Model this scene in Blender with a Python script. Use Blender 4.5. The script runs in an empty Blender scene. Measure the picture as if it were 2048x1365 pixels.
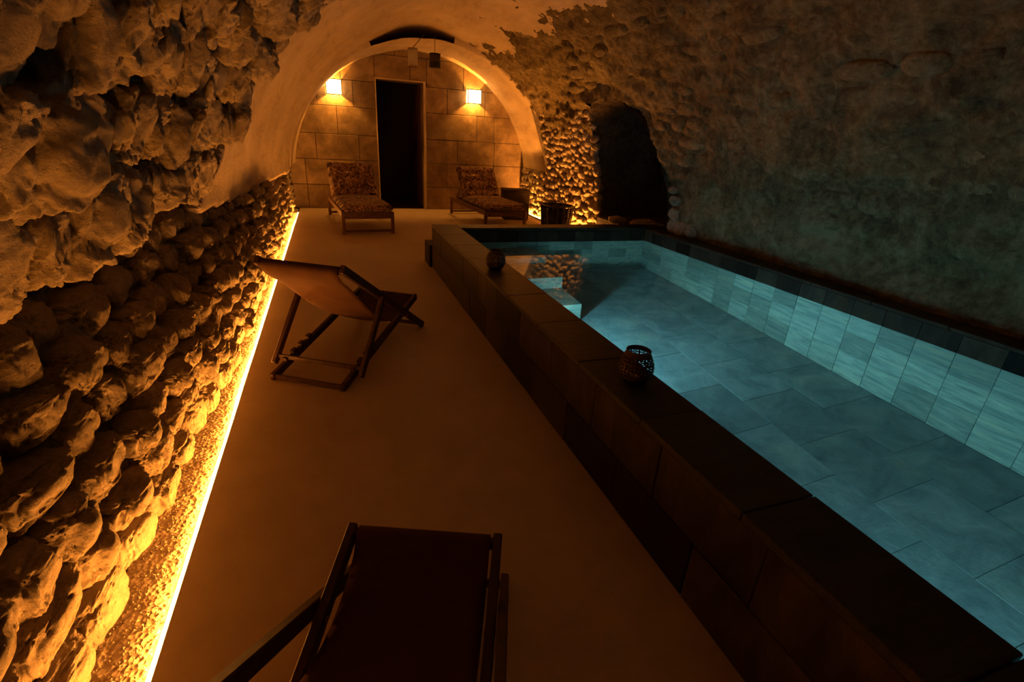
import bpy, bmesh, math, random
from mathutils import Vector, Matrix, noise
from math import pi, sin, cos, sqrt

random.seed(7)
S = bpy.context.scene
COL = S.collection

# ------------------------------------------------------------------ camera
cam_d = bpy.data.cameras.new('camera')
cam_d.sensor_width = 36.0
cam_d.lens = 980.77 / 2048 * 36.0
cam_d.clip_start = 0.02
cam = bpy.data.objects.new('camera', cam_d)
COL.objects.link(cam)
yaw, pit, roll = 0.35861781, 0.39316939, 0.06102117
fwd = Vector((sin(yaw) * cos(pit), cos(yaw) * cos(pit), -sin(pit)))
r0 = Vector((cos(yaw), -sin(yaw), 0))
u0 = r0.cross(fwd)
rt = cos(roll) * r0 + sin(roll) * u0
up = -sin(roll) * r0 + cos(roll) * u0
cam.matrix_world = Matrix(((rt.x, up.x, -fwd.x, 0), (rt.y, up.y, -fwd.y, 0), (rt.z, up.z, -fwd.z, 1.5), (0, 0, 0, 1)))
S.camera = cam

# ------------------------------------------------------------------ world, exposure, light levels
w = bpy.data.worlds.new('world')
S.world = w
w.use_nodes = True
w.node_tree.nodes['Background'].inputs[0].default_value = (0, 0, 0, 1)
w.node_tree.nodes['Background'].inputs[1].default_value = 0.0
S.view_settings.view_transform = 'Standard'
S.view_settings.look = 'None'
S.view_settings.exposure = 0.0
S.view_settings.gamma = 1.0
S.view_settings.use_curve_mapping = False
S.cycles.diffuse_bounces = 5
S.cycles.max_bounces = 10
S.cycles.sample_clamp_indirect = 4.0
S.cycles.use_denoising = True

AMBER = (1.0, 0.325, 0.042)
LED_STRENGTH = 310.0
LED_RIGHT_STRENGTH = 1300.0
SCONCE_COLOR = (1.0, 0.37, 0.045)
SCONCE_POWER = 72.0
SHADE_GLOW = 3.0
POOL_COLOR = (0.26, 0.81, 1.0)
POOL_POWER = 32.0

# ------------------------------------------------------------------ object helpers
def link(name, me, mat=None, parent=None):
    o = bpy.data.objects.new(name, me)
    COL.objects.link(o)
    if mat is not None and me is not None and not me.materials:
        me.materials.append(mat)
    if parent is not None:
        o.parent = parent
    return o

def empty(name, label, cat, loc=(0, 0, 0), rz=0.0, group=None):
    o = bpy.data.objects.new(name, None)
    o.empty_display_size = 0.1
    COL.objects.link(o)
    o.location = loc
    o.rotation_euler = (0, 0, rz)
    o['label'] = label
    o['category'] = cat
    if group:
        o['group'] = group
    return o

def struct(o, label):
    o['kind'] = 'structure'
    o['label'] = label
    return o

def copy_tree(o, parent=None):
    c = o.copy()
    COL.objects.link(c)
    if parent is not None:
        c.parent = parent
    for ch in list(o.children):
        copy_tree(ch, c)
    return c

class MB:
    """collects vertices and faces of one mesh"""
    def __init__(self):
        self.v = []
        self.f = []
    def add(self, vs, fs):
        b = len(self.v)
        self.v += [tuple(p) for p in vs]
        self.f += [tuple(b + i for i in q) for q in fs]
        return self
    def box(self, lo, hi, b=0.0):
        if b <= 0:
            x0, y0, z0 = lo
            x1, y1, z1 = hi
            vs = [(x0, y0, z0), (x1, y0, z0), (x1, y1, z0), (x0, y1, z0), (x0, y0, z1), (x1, y0, z1), (x1, y1, z1), (x0, y1, z1)]
            return self.add(vs, [(0, 3, 2, 1), (4, 5, 6, 7), (0, 1, 5, 4), (1, 2, 6, 5), (2, 3, 7, 6), (3, 0, 4, 7)])
        bm = bmesh.new()
        bmesh.ops.create_cube(bm, size=1.0)
        for v in bm.verts:
            v.co = Vector([lo[i] + (v.co[i] + .5) * (hi[i] - lo[i]) for i in range(3)])
        bmesh.ops.bevel(bm, geom=list(bm.edges), offset=b, segments=1, affect='EDGES')
        bm.verts.index_update()
        self.add([v.co for v in bm.verts], [[v.index for v in f.verts] for f in bm.faces])
        bm.free()
        return self
    def beam(self, p, q, wx, wz, side=(1, 0, 0), b=0.004):
        """a bevelled timber from p to q, wx across along side, wz the other way"""
        p, q = Vector(p), Vector(q)
        d = (q - p)
        L = d.length
        d.normalize()
        s = Vector(side)
        s = (s - d * s.dot(d)).normalized()
        n = s.cross(d)
        m = MB().box((-wx / 2, 0, -wz / 2), (wx / 2, L, wz / 2), b)
        return self.add([p + s * v[0] + d * v[1] + n * v[2] for v in m.v], m.f)
    def tube(self, pts, r, n=8, cap=True):
        pts = [Vector(p) for p in pts]
        rings = []
        ref = Vector((0.31, 0.17, 0.93))
        for i, p in enumerate(pts):
            d = (pts[min(i + 1, len(pts) - 1)] - pts[max(i - 1, 0)]).normalized()
            a = d.cross(ref)
            if a.length < 1e-3:
                a = d.cross(Vector((1, 0, 0)))
            a.normalize()
            c = d.cross(a)
            rings.append([p + (a * cos(2 * pi * k / n) + c * sin(2 * pi * k / n)) * r for k in range(n)])
        vs = [v for rr in rings for v in rr]
        fs = []
        for i in range(len(pts) - 1):
            for k in range(n):
                fs.append((i * n + k, i * n + (k + 1) % n, (i + 1) * n + (k + 1) % n, (i + 1) * n + k))
        if cap:
            fs.append(tuple(range(n))[::-1])
            fs.append(tuple((len(pts) - 1) * n + k for k in range(n)))
        return self.add(vs, fs)
    def lathe(self, prof, n=24, keep=None):
        vs, fs = [], []
        for r, z in prof:
            for k in range(n):
                vs.append((r * cos(2 * pi * k / n), r * sin(2 * pi * k / n), z))
        for i in range(len(prof) - 1):
            for k in range(n):
                if keep and not keep(i, k):
                    continue
                fs.append((i * n + k, i * n + (k + 1) % n, (i + 1) * n + (k + 1) % n, (i + 1) * n + k))
        return self.add(vs, fs)
    def mesh(self, name, smooth=False):
        me = bpy.data.meshes.new(name)
        me.from_pydata(self.v, [], self.f)
        me.update()
        if smooth:
            me.shade_smooth()
        return me
    def build(self, name, mat, parent=None, smooth=False):
        return link(name, self.mesh(name, smooth), mat, parent)

# ------------------------------------------------------------------ materials
class M:
    def __init__(self, name):
        self.m = bpy.data.materials.new(name)
        self.m.use_nodes = True
        self.t = self.m.node_tree
        self.n = self.t.nodes
        self.n.clear()
        self.out = self.n.new('ShaderNodeOutputMaterial')
    def node(self, typ, props=None, **ins):
        nd = self.n.new(typ)
        for k, v in (props or {}).items():
            setattr(nd, k, v)
        for k, v in ins.items():
            s = nd.inputs[int(k[1:])] if k[0] == 'i' and k[1:].isdigit() else nd.inputs[k.replace('_', ' ')]
            self.put(s, v)
        return nd
    def put(self, s, v):
        if isinstance(v, bpy.types.NodeSocket):
            self.t.links.new(v, s)
        elif isinstance(v, (tuple, list)) and len(v) == 3 and s.type == 'RGBA':
            s.default_value = (*v, 1)
        else:
            s.default_value = v
    def pos(self, scale=(1, 1, 1), obj=False):
        if obj:
            src = self.node('ShaderNodeTexCoord').outputs['Object']
        else:
            src = self.node('ShaderNodeNewGeometry').outputs['Position']
        return self.node('ShaderNodeMapping', None, Vector=src, Scale=scale).outputs[0]
    def noise(self, vec, scale, detail=5, rough=.6, dist=0.0):
        return self.node('ShaderNodeTexNoise', None, Vector=vec, Scale=scale, Detail=detail, Roughness=rough, Distortion=dist).outputs['Fac']
    def voro(self, vec, scale, feature='F1', out='Distance', rnd=1.0):
        return self.node('ShaderNodeTexVoronoi', {'feature': feature}, Vector=vec, Scale=scale, Randomness=rnd).outputs[out]
    def ramp(self, fac, stops, interp='LINEAR'):
        nd = self.node('ShaderNodeValToRGB', None, Fac=fac)
        nd.color_ramp.interpolation = interp
        e = nd.color_ramp.elements
        while len(e) < len(stops):
            e.new(0.5)
        for el, (p, c) in zip(e, stops):
            el.position = p
            el.color = (*c, 1) if len(c) == 3 else c
        return nd.outputs[0]
    def mix(self, fac, a, b, blend='MIX'):
        nd = self.n.new('ShaderNodeMix')
        nd.data_type = 'RGBA'
        nd.blend_type = blend
        self.put(nd.inputs[0], fac)
        self.put(nd.inputs[6], a)
        self.put(nd.inputs[7], b)
        return nd.outputs[2]
    def math(self, op, a, b=0.0):
        nd = self.node('ShaderNodeMath', {'operation': op})
        self.put(nd.inputs[0], a)
        self.put(nd.inputs[1], b)
        return nd.outputs[0]
    def bump(self, h, strength=.5, dist=.02, normal=None):
        nd = self.node('ShaderNodeBump', None, Height=h, Strength=strength, Distance=dist)
        if normal is not None:
            self.put(nd.inputs['Normal'], normal)
        return nd.outputs[0]
    def bsdf(self, color, rough=.8, normal=None, spec=.3, metal=0.0, **kw):
        b = self.node('ShaderNodeBsdfPrincipled')
        self.put(b.inputs['Base Color'], color)
        self.put(b.inputs['Roughness'], rough)
        self.put(b.inputs['Metallic'], metal)
        self.put(b.inputs['Specular IOR Level'], spec)
        if normal is not None:
            self.put(b.inputs['Normal'], normal)
        for k, v in kw.items():
            self.put(b.inputs[k.replace('_', ' ')], v)
        self.t.links.new(b.outputs[0], self.out.inputs[0])
        return self.m
    def rnd(self):
        return self.node('ShaderNodeObjectInfo').outputs['Random']

def rock(name, dark, mid, light, scale=1.0, pit=.7, bumpd=.03, rough=.95):
    m = M(name)
    p = m.pos()
    n1 = m.noise(p, 2.2 * scale, 3)
    n2 = m.noise(p, 14 * scale, 8, .7)
    n3 = m.noise(p, 55 * scale, 6, .75)
    c = m.ramp(m.math('ADD', m.math('MULTIPLY', n1, .45), m.math('MULTIPLY', n2, .55)), [(.37, dark), (.5, mid), (.63, light)])
    v = m.voro(m.node('ShaderNodeVectorMath', {'operation': 'ADD'}, i0=p, i1=m.node('ShaderNodeVectorMath', {'operation': 'SCALE'}, i0=m.node('ShaderNodeTexNoise', None, Vector=p, Scale=20.0).outputs['Color'], Scale=.05).outputs[0]).outputs[0], 26 * scale)
    pits = m.ramp(v, [(.05, (0, 0, 0)), (.42, (1, 1, 1))])
    h = m.math('ADD', m.math('MULTIPLY', n2, .9), m.math('MULTIPLY', n3, .6))
    h = m.math('ADD', h, m.math('MULTIPLY', pits, .35 * pit))
    return m.bsdf(c, rough, m.bump(h, 1.0, bumpd), .2)

MAT = {}
MAT['stone'] = rock('tuff_stone', (.24, .19, .135), (.42, .34, .245), (.58, .48, .36), 1.0, .9, .045)
MAT['rubble'] = rock('rubble_stone', (.24, .19, .14), (.43, .35, .25), (.58, .49, .37), .8, .8, .05)
MAT['mortar'] = rock('lime_mortar', (.12, .094, .066), (.22, .175, .125), (.34, .28, .2), 1.6, .6, .03)
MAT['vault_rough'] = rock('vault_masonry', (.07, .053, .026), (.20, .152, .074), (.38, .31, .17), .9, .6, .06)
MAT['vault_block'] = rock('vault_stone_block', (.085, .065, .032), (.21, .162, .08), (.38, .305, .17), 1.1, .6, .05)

def mat_plaster():
    m = M('vault_plaster')
    p = m.pos()
    n1 = m.noise(p, 1.6, 4, .6)
    ps = m.pos((3.5, .8, 3.5))
    st = m.noise(ps, 2.0, 6, .7, .6)
    c = m.ramp(n1, [(.3, (.43, .335, .22)), (.7, (.60, .49, .35))])
    c = m.mix(m.ramp(st, [(.5, (0, 0, 0)), (.72, (.55, .55, .55))]), c, (.30, .22, .15))
    h = m.math('ADD', m.noise(p, 60, 4, .7), m.math('MULTIPLY', m.noise(p, 7, 3), .8))
    return m.bsdf(c, .9, m.bump(h, .7, .012), .2)
MAT['plaster'] = mat_plaster()

def mat_floor():
    m = M('polished_concrete_floor')
    p = m.pos()
    n1 = m.noise(p, .9, 5, .6)
    n2 = m.noise(p, 7, 6, .65)
    c = m.ramp(m.math('ADD', m.math('MULTIPLY', n1, .6), m.math('MULTIPLY', n2, .4)), [(.32, (.30, .235, .16)), (.68, (.43, .345, .245))])
    v = m.voro(p, 1.3)
    c = m.mix(m.ramp(v, [(.015, (.6, .6, .6)), (.04, (0, 0, 0))]), c, (.2, .14, .1))
    return m.bsdf(c, m.ramp(n2, [(.3, (.5, .5, .5)), (.7, (.68, .68, .68))]), m.bump(n2, .15, .01), .3)
MAT['floor'] = mat_floor()

def mat_gravel():
    m = M('gravel_bed')
    p = m.pos()
    v = m.voro(p, 60)
    n = m.noise(p, 30, 5)
    c = m.ramp(n, [(.3, (.26, .2, .15)), (.7, (.5, .42, .32))])
    return m.bsdf(c, .95, m.bump(v, 1.0, .012), .2)
MAT['gravel'] = mat_gravel()

def mat_limestone():
    m = M('limestone_slab')
    p = m.pos()
    r = m.rnd()
    n1 = m.noise(p, 3.0, 6, .65, .4)
    n2 = m.noise(p, 18, 6, .7)
    c = m.ramp(n1, [(.32, (.13, .090, .053)), (.5, (.22, .158, .095)), (.68, (.35, .26, .16))])
    c = m.mix(m.ramp(n2, [(.5, (0, 0, 0)), (.75, (.5, .5, .5))]), c, (.11, .078, .05))
    c = m.mix(1.0, c, m.ramp(r, [(0, (.78, .76, .74)), (1, (1.12, 1.1, 1.06))]), 'MULTIPLY')
    return m.bsdf(c, .55, m.bump(n2, .3, .01), .35)
MAT['limestone'] = mat_limestone()

def mat_slate(name, dark, mid, light, streak=(6, 1.2, 14), rough=.5, wet=False, rust=(.20, .13, .07), var=(.72, 1.25), spec=.4):
    m = M(name)
    off = m.node('ShaderNodeVectorMath', {'operation': 'SCALE'}, i0=(31.0, 17.0, 23.0), Scale=m.rnd()).outputs[0]
    p0 = m.node('ShaderNodeVectorMath', {'operation': 'ADD'}, i0=m.node('ShaderNodeNewGeometry').outputs['Position'], i1=off).outputs[0]
    p = m.node('ShaderNodeMapping', None, Vector=p0, Scale=streak).outputs[0]
    n1 = m.noise(p, 1.6, 6, .65, .8)
    n2 = m.noise(p, 7.0, 6, .7)
    c = m.ramp(n1, [(.28, dark), (.5, mid), (.72, light)])
    c = m.mix(m.ramp(m.noise(p, .8, 3), [(.55, (0, 0, 0)), (.75, (.6, .6, .6))]), c, rust)
    wn = m.node('ShaderNodeTexWhiteNoise', {'noise_dimensions': '1D'}, W=m.math('MULTIPLY', m.rnd(), 53.7)).outputs['Value']
    c = m.mix(1.0, c, m.ramp(wn, [(0, (var[0],) * 3), (.25, (var[0] * 1.1,) * 3), (.4, (1, 1, 1)), (1, (var[1],) * 3)]), 'MULTIPLY')
    return m.bsdf(c, rough, m.bump(n2, .8, .008), spec)
MAT['slate_dry'] = mat_slate('dark_slate', (.009, .0065, .004), (.02, .0145, .0095), (.038, .028, .018), (5, 5, 2.0), .5, rust=(.055, .027, .010), var=(.35, 1.9), spec=.1)
MAT['slate_coping'] = mat_slate('dark_slate_coping', (.012, .009, .006), (.022, .017, .011), (.038, .029, .019), (1.2, 9, 6), .34, rust=(.055, .032, .016), spec=.22)
MAT['slate_wet'] = mat_slate('green_slate_wall', (.10, .13, .115), (.23, .265, .215), (.40, .41, .29), (5, 2.2, 9), .4, rust=(.38, .34, .20), var=(.62, 1.12))
MAT['slate_floor'] = mat_slate('green_slate_floor', (.11, .145, .145), (.19, .23, .22), (.28, .315, .29), (2.5, 3, 3), .4, rust=(.30, .30, .22), var=(.8, 1.12))
m = M('grout')
MAT['grout'] = m.bsdf(m.ramp(m.noise(m.pos(), 20), [(.3, (.03, .024, .017)), (.7, (.05, .04, .028))]), .9, None, .1)
m = M('pool_grout')
MAT['grout_wet'] = m.bsdf(m.ramp(m.noise(m.pos(), 20), [(.3, (.28, .30, .28)), (.7, (.40, .42, .39))]), .9)

def mat_wood(name, dark, mid, light, rough=.5, spec=.3):
    m = M(name)
    p = m.pos((1, 1, 1), obj=True)
    n1 = m.noise(m.node('ShaderNodeMapping', None, Vector=p, Scale=(22, 2.2, 22)).outputs[0], 1.5, 5, .6, .5)
    c = m.ramp(n1, [(.3, dark), (.5, mid), (.72, light)])
    return m.bsdf(c, rough, m.bump(n1, .15, .004), spec)
MAT['wood_dark'] = mat_wood('dark_stained_wood', (.026, .013, .008), (.048, .024, .012), (.078, .04, .021), .55, .2)
MAT['wood_lounger'] = mat_wood('reddish_wood', (.06, .03, .016), (.11, .056, .028), (.17, .088, .046))
MAT['wood_door'] = mat_wood('door_wood', (.03, .012, .008), (.055, .02, .012), (.08, .03, .018))

def mat_sling(name, c0, c1):
    m = M(name)
    p = m.pos(obj=True)
    wv = m.math('ADD', m.node('ShaderNodeTexWave', {'bands_direction': 'X'}, Vector=p, Scale=160.0).outputs['Fac'], m.node('ShaderNodeTexWave', {'bands_direction': 'Y'}, Vector=p, Scale=160.0).outputs['Fac'])
    c = m.ramp(m.noise(p, 6, 4), [(.3, c0), (.7, c1)])
    return m.bsdf(c, .9, m.bump(wv, .25, .002), .1)
MAT['sling'] = mat_sling('brown_canvas', (.05, .023, .011), (.075, .036, .017))
MAT['sling_dark'] = mat_sling('dark_red_brown_canvas', (.055, .02, .013), (.075, .028, .017))

def mat_cushion():
    m = M('mottled_print_cushion')
    p = m.pos((1, 1, 1), obj=True)
    wob = m.node('ShaderNodeVectorMath', {'operation': 'SCALE'}, i0=m.node('ShaderNodeTexNoise', None, Vector=p, Scale=7.0, Detail=3.0).outputs['Color'], Scale=.42).outputs[0]
    q = m.node('ShaderNodeVectorMath', {'operation': 'ADD'}, i0=p, i1=wob).outputs[0]
    q = m.node('ShaderNodeMapping', None, Vector=q, Scale=(1, 1.7, 1.7)).outputs[0]
    n = m.noise(q, 3.6, 3, .6, 1.2)
    c = m.ramp(n, [(.28, (.03, .014, .012)), (.40, (.05, .024, .018)), (.445, (.16, .08, .045)), (.47, (.58, .43, .28)), (.49, (.20, .09, .05)), (.53, (.05, .022, .017)), (.60, (.035, .017, .014)), (.64, (.42, .26, .15)), (.665, (.11, .045, .028)), (.76, (.30, .18, .10))])
    return m.bsdf(c, .85, m.bump(m.noise(p, 30, 4), .3, .01), .15, Sheen_Weight=.2)
MAT['cushion'] = mat_cushion()

def plain(name, col, rough=.5, metal=0.0, spec=.4, nscale=25.0, amt=.25):
    m = M(name)
    n = m.noise(m.pos(obj=True), nscale, 4)
    a = tuple(x * (1 - amt) for x in col)
    b = tuple(min(1, x * (1 + amt)) for x in col)
    return m.bsdf(m.ramp(n, [(.3, a), (.7, b)]), rough, m.bump(n, .15, .003), spec, metal)
MAT['black_metal'] = plain('black_iron', (.02, .017, .015), .5, .6)
MAT['pot_metal'] = plain('dark_copper_pot', (.035, .015, .01), .55, .3)
MAT['basket'] = plain('dark_lacquered_wicker', (.013, .008, .006), .25, 0, .6)
MAT['cord'] = plain('dark_cord', (.05, .03, .02), .8)
MAT['brass'] = plain('aged_brass', (.35, .22, .09), .4, .8)
MAT['box_wood'] = mat_wood('grey_brown_wood', (.012, .008, .005), (.022, .014, .008), (.035, .022, .012), .8, .1)
MAT['wax'] = plain('candle_wax', (.7, .62, .5), .5)

def emis(name, col, strength, front=True):
    m = M(name)
    e = m.node('ShaderNodeEmission', None, Color=col, Strength=strength)
    m.t.links.new(e.outputs[0], m.out.inputs[0])
    return m.m
MAT['led'] = emis('amber_led', AMBER, LED_STRENGTH)
MAT['led_right'] = emis('amber_led_far', AMBER, LED_RIGHT_STRENGTH)
MAT['flame'] = emis('flame', (1, .6, .2), 8)
MAT['pool_led'] = emis('pool_led', POOL_COLOR, 4)

def mat_shade():
    m = M('sconce_linen_shade')
    n = m.node('ShaderNodeTexWave', {'bands_direction': 'X'}, Vector=m.pos(obj=True), Scale=60.0).outputs['Fac']
    col = m.ramp(n, [(0, (.85, .78, .62)), (1, (.95, .9, .78))])
    t = m.node('ShaderNodeBsdfTranslucent', None, Color=col)
    d = m.node('ShaderNodeBsdfDiffuse', None, Color=col)
    e = m.node('ShaderNodeEmission', None, Color=(1.0, .66, .26), Strength=SHADE_GLOW)
    mx = m.node('ShaderNodeMixShader', None, Fac=.5)
    m.t.links.new(t.outputs[0], mx.inputs[1])
    m.t.links.new(d.outputs[0], mx.inputs[2])
    ad = m.node('ShaderNodeAddShader')
    m.t.links.new(mx.outputs[0], ad.inputs[0])
    m.t.links.new(e.outputs[0], ad.inputs[1])
    m.t.links.new(ad.outputs[0], m.out.inputs[0])
    return m.m
MAT['shade'] = mat_shade()

def mat_glass(name, col, rough, ior=1.45):
    m = M(name)
    n = m.noise(m.pos(), 2.5, 2)
    g = m.node('ShaderNodeBsdfGlass', None, Color=col, Roughness=rough, IOR=ior, Normal=m.bump(n, .03, .004))
    m.t.links.new(g.outputs[0], m.out.inputs[0])
    return m.m
MAT['water'] = mat_glass('pool_water', (.93, 1.0, 1.0), 0.0, 1.33)
m = M('frosted_lantern_glass')
tr = m.node('ShaderNodeBsdfTransparent', None, Color=(.9, .88, .84))
df = m.node('ShaderNodeBsdfTranslucent', None, Color=(.8, .78, .72))
gl = m.node('ShaderNodeBsdfGlossy', None, Color=(.9, .9, .9), Roughness=.15)
mx1 = m.node('ShaderNodeMixShader', None, Fac=.35, i1=tr.outputs[0], i2=df.outputs[0])
mx2 = m.node('ShaderNodeMixShader', None, Fac=.12, i1=mx1.outputs[0], i2=gl.outputs[0])
m.t.links.new(mx2.outputs[0], m.out.inputs[0])
MAT['glass'] = m.m

# ------------------------------------------------------------------ the vault's form
CX, Z0 = 1.7, .65
Y_BACK, Y_FRONT = 10.6, -2.4
def sm(a, b, x):
    t = max(0.0, min(1.0, (x - a) / (b - a)))
    return t * t * (3 - 2 * t)

def wl_x(y):
    return -.765 + .075 * sm(1.0, 4.5, y)
def wl_lean(y, z):
    z = max(0.0, z)
    return .03 * z + .22 * max(0.0, z - .35) ** 1.3 * (1 - .65 * sm(2.6, 6, y))
def wl_top(y):
    return 1.08 - .20 * sm(1.5, 6, y) - .08 * sm(6, 10, y)

def vault_point(th, y):
    """th: 0 at the right springing, pi at the left one; below the springing the wall drops straight"""
    ar = 2.40 - .09 * sm(6, 9.1, y)
    al = 2.47 - .16 * sm(5.5, 8.8, y)
    c, s = cos(th), sin(th)
    a = ar if c > 0 else al
    b = 2.42 - sm(6.5, 9.0, y) * .16 * (1 - math.exp(-((a * c + .2) / .72) ** 2))
    return CX + a * c, Z0 + b * s

def plaster_edge(z, y=0):
    """y where the left plaster begins at this height"""
    pts = [(.6, 2.9), (.95, 3.35), (1.29, 3.95), (1.6, 4.35), (1.88, 4.7), (2.23, 5.1), (2.67, 5.5), (3.2, 5.9)]
    for (z1, y1), (z2, y2) in zip(pts, pts[1:]):
        if z <= z2:
            return y1 + (y2 - y1) * max(0, (z - z1) / (z2 - z1))
    return pts[-1][1]

def rough_left(x, y, z):
    if x > 1.6:
        return 0.0
    j = .22 * noise.noise(Vector((x * 3, y * 2.2, z * 3)))
    a = 1 - sm(-.05, .05, y - plaster_edge(z) + j)
    b = 1 - sm(.15, .75, x + j)
    return a * b

def rough_right(x, y, z):
    j = .55 * noise.fractal(Vector((x * 1.6, y * 1.2, z * 1.6 + 5)), .7, 2.2, 5)
    return sm(2.1, 3.1, x + j)

NICHE = [(7.1, 0), (7.14, .4), (7.28, 1.4), (7.22, 1.85), (7.08, 2.02), (6.75, 2.07), (6.3, 2.03), (6.1, 1.92), (5.9, 1.75), (5.78, 1.55), (5.69, 1.34), (5.5, 1.0), (5.42, .6), (5.4, 0)]
def in_niche(y, z):
    ins = False
    n = len(NICHE)
    for i in range(n):
        (y1, z1), (y2, z2) = NICHE[i], NICHE[(i + 1) % n]
        if (z1 > z) != (z2 > z) and y < (y2 - y1) * (z - z1) / (z2 - z1) + y1:
            ins = not ins
    return ins

def vault_disp(x, y, z):
    """inward push of the masonry surface, metres"""
    rl = rough_left(x, y, z)
    rr = rough_right(x, y, z)
    d = 0.0
    q = Vector((x, y, z))
    d += .022 * noise.noise(q * .9)
    if rl > 0:
        if x < 0:
            d -= rl * .16 * (1 - sm(1.08, 1.36, z))
        d += rl * (-.075 + .06 * noise.fractal(q * 3.2, .8, 2.1, 5))
    if rr > 0:
        qs = Vector((x * 3.0, y * 1.5, z * 3.6))
        d += rr * (.07 * noise.fractal(qs, .72, 2.1, 6) + .014 * noise.noise(q * 11))
    if rl < 1 and rr < 1:
        d += (1 - rl) * (1 - rr) * .006 * noise.noise(q * 5)
    return d

def build_vault():
    step = .032
    ny = int((Y_BACK - .02 - Y_FRONT) / step)
    nth = int(pi * 2.43 / step)
    cols = []
    for k in range(7):
        cols.append(('r', Z0 * k / 7))
    for k in range(nth + 1):
        cols.append(('v', pi * k / nth))
    for k in range(7):
        cols.append(('l', Z0 * (6 - k) / 7))
    vs, keepv, matw = [], [], []
    for j in range(ny + 1):
        y = Y_FRONT + j * step
        for kind, val in cols:
            if kind == 'v':
                x, z = vault_point(val, y)
                nx, nz = -cos(val), -sin(val)
            else:
                x, z = vault_point(0 if kind == 'r' else pi, y)
                z = val
                nx, nz = (-1, 0) if kind == 'r' else (1, 0)
            if x < 0 and z < wl_top(y) - .03:
                x = min(x, -1.08)
            d = vault_disp(x, y, z)
            right = x > CX + 1
            keepv.append(not (right and z < 2.2 and in_niche(y, z)))
            rl, rr = rough_left(x, y, z), rough_right(x, y, z)
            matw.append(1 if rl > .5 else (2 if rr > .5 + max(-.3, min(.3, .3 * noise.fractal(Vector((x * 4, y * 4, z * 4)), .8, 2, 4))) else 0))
            vs.append((x + nx * d, y, z + nz * d))
    n = len(cols)
    fs, mi = [], []
    for j in range(ny):
        for k in range(n - 1):
            a = j * n + k
            q = (a, a + n, a + n + 1, a + 1)
            if Y_FRONT + j * step > 9.13 and not .45 < vs[a][0] < 2.5:
                continue
            if all(keepv[i] for i in q):
                fs.append(q)
                mi.append(matw[a])
    me = bpy.data.meshes.new('ceiling')
    me.from_pydata(vs, [], fs)
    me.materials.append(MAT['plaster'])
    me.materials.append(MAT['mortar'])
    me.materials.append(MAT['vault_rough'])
    me.polygons.foreach_set('material_index', mi)
    me.update()
    me.shade_smooth()
    o = bpy.data.objects.new('ceiling', me)
    COL.objects.link(o)
    return struct(o, 'old barrel vault, rubble stone near and smooth plaster further in')
CEIL = build_vault()

# ------------------------------------------------------------------ floor, end walls
PX0, PX1, PXR0, PXR1 = 1.08, 1.36, 3.846, 4.13
PY0, PYI0, PYI1, PY1 = -1.25, -.97, 5.53, 5.77
f = MB()
f.box((-.597, Y_FRONT, -.05), (PX0 + .03, Y_BACK + .1, 0))
f.box((PX0 + .03, PY1 - .03, -.05), (5.3, Y_BACK + .1, 0))
f.box((PX0 + .03, Y_FRONT, -.05), (5.3, PY0 + .03, 0))
FLOOR = struct(f.build('floor', MAT['floor']), 'smooth beige concrete floor beside the raised pool')
f = MB()
f.box((-1.1, Y_FRONT - .1, -.05), (4.5, Y_FRONT, 3.4))
struct(f.build('wall_front', MAT['mortar']), 'end wall of the cellar behind the viewpoint')

# niche in the right wall
f = MB()
XN = 5.2
np_ = []
for (y1, z1), (y2, z2) in zip(NICHE, NICHE[1:]):
    for k in range(6):
        t = k / 6
        np_.append((y1 + (y2 - y1) * t, z1 + (z2 - z1) * t))
np_.append(NICHE[-1])
ncol = 12
vs = []
for (y, z) in np_:
    xs = CX + 2.4 * sqrt(max(0, 1 - (max(0, z - Z0) / 2.42) ** 2)) - .03
    for k in range(ncol + 1):
        x = xs + (XN - xs) * k / ncol
        d = .05 * noise.fractal(Vector((x * 2.5, y * 2.5, z * 2.5)), .8, 2, 4) if k else 0.0
        vs.append((x, y + d * .5, z + d * .5 if z > 0 else z))
fs = []
for i in range(len(np_) - 1):
    for k in range(ncol):
        a = i * (ncol + 1) + k
        fs.append((a, a + 1, a + ncol + 2, a + ncol + 1))
f.add(vs, fs)
f.box((XN - .02, 5.2, 0), (XN + .1, 7.3, 2.3))
MAT['recess_masonry'] = rock('dark_recess_masonry', (.03, .022, .014), (.07, .052, .034), (.12, .095, .065), 1.3, .6, .03)  # masonry of the recess and its ledge, darker than the vault's
NICHE_O = struct(f.build('wall_niche', MAT['recess_masonry'], None, True), 'dark arched recess in the side wall beyond the pool')

# back wall core with the doorway, its passage
DX0, DX1, DZ = .945, 1.825, 2.365
YB = Y_BACK + .04
f = MB()
f.box((-1.0, YB, -.05), (DX0 - .02, YB + .35, 3.3))
f.box((DX1 + .02, YB, -.05), (4.6, YB + .35, 3.3))
f.box((DX0 - .02, YB, DZ + .02), (DX1 + .02, YB + .35, 3.3))
WALL_BACK = struct(f.build('wall_back', MAT['grout']), 'end wall of large mottled limestone slabs around the doorway')
f = MB()
y2 = YB + .35
f.box((DX0 - .25, y2, -.05), (DX0 - .2, y2 + 1.8, 2.6))
f.box((DX1 + .2, y2, -.05), (DX1 + .25, y2 + 1.8, 2.6))
f.box((DX0 - .25, y2 + 1.75, -.05), (DX1 + .25, y2 + 1.8, 2.6))
f.box((DX0 - .25, y2, 2.55), (DX1 + .25, y2 + 1.8, 2.6))
f.box((DX0 - .25, y2, -.05), (DX1 + .25, y2 + 1.8, 0))
struct(f.build('wall_passage', MAT['wood_door']), 'unlit passage behind the doorway')  # dark wall colour stands in for shade, keeping the passage black
f = MB()
f.box((DX0 - .02, Y_BACK - .004, 0), (DX0, YB + .34, DZ + .02))
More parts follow.
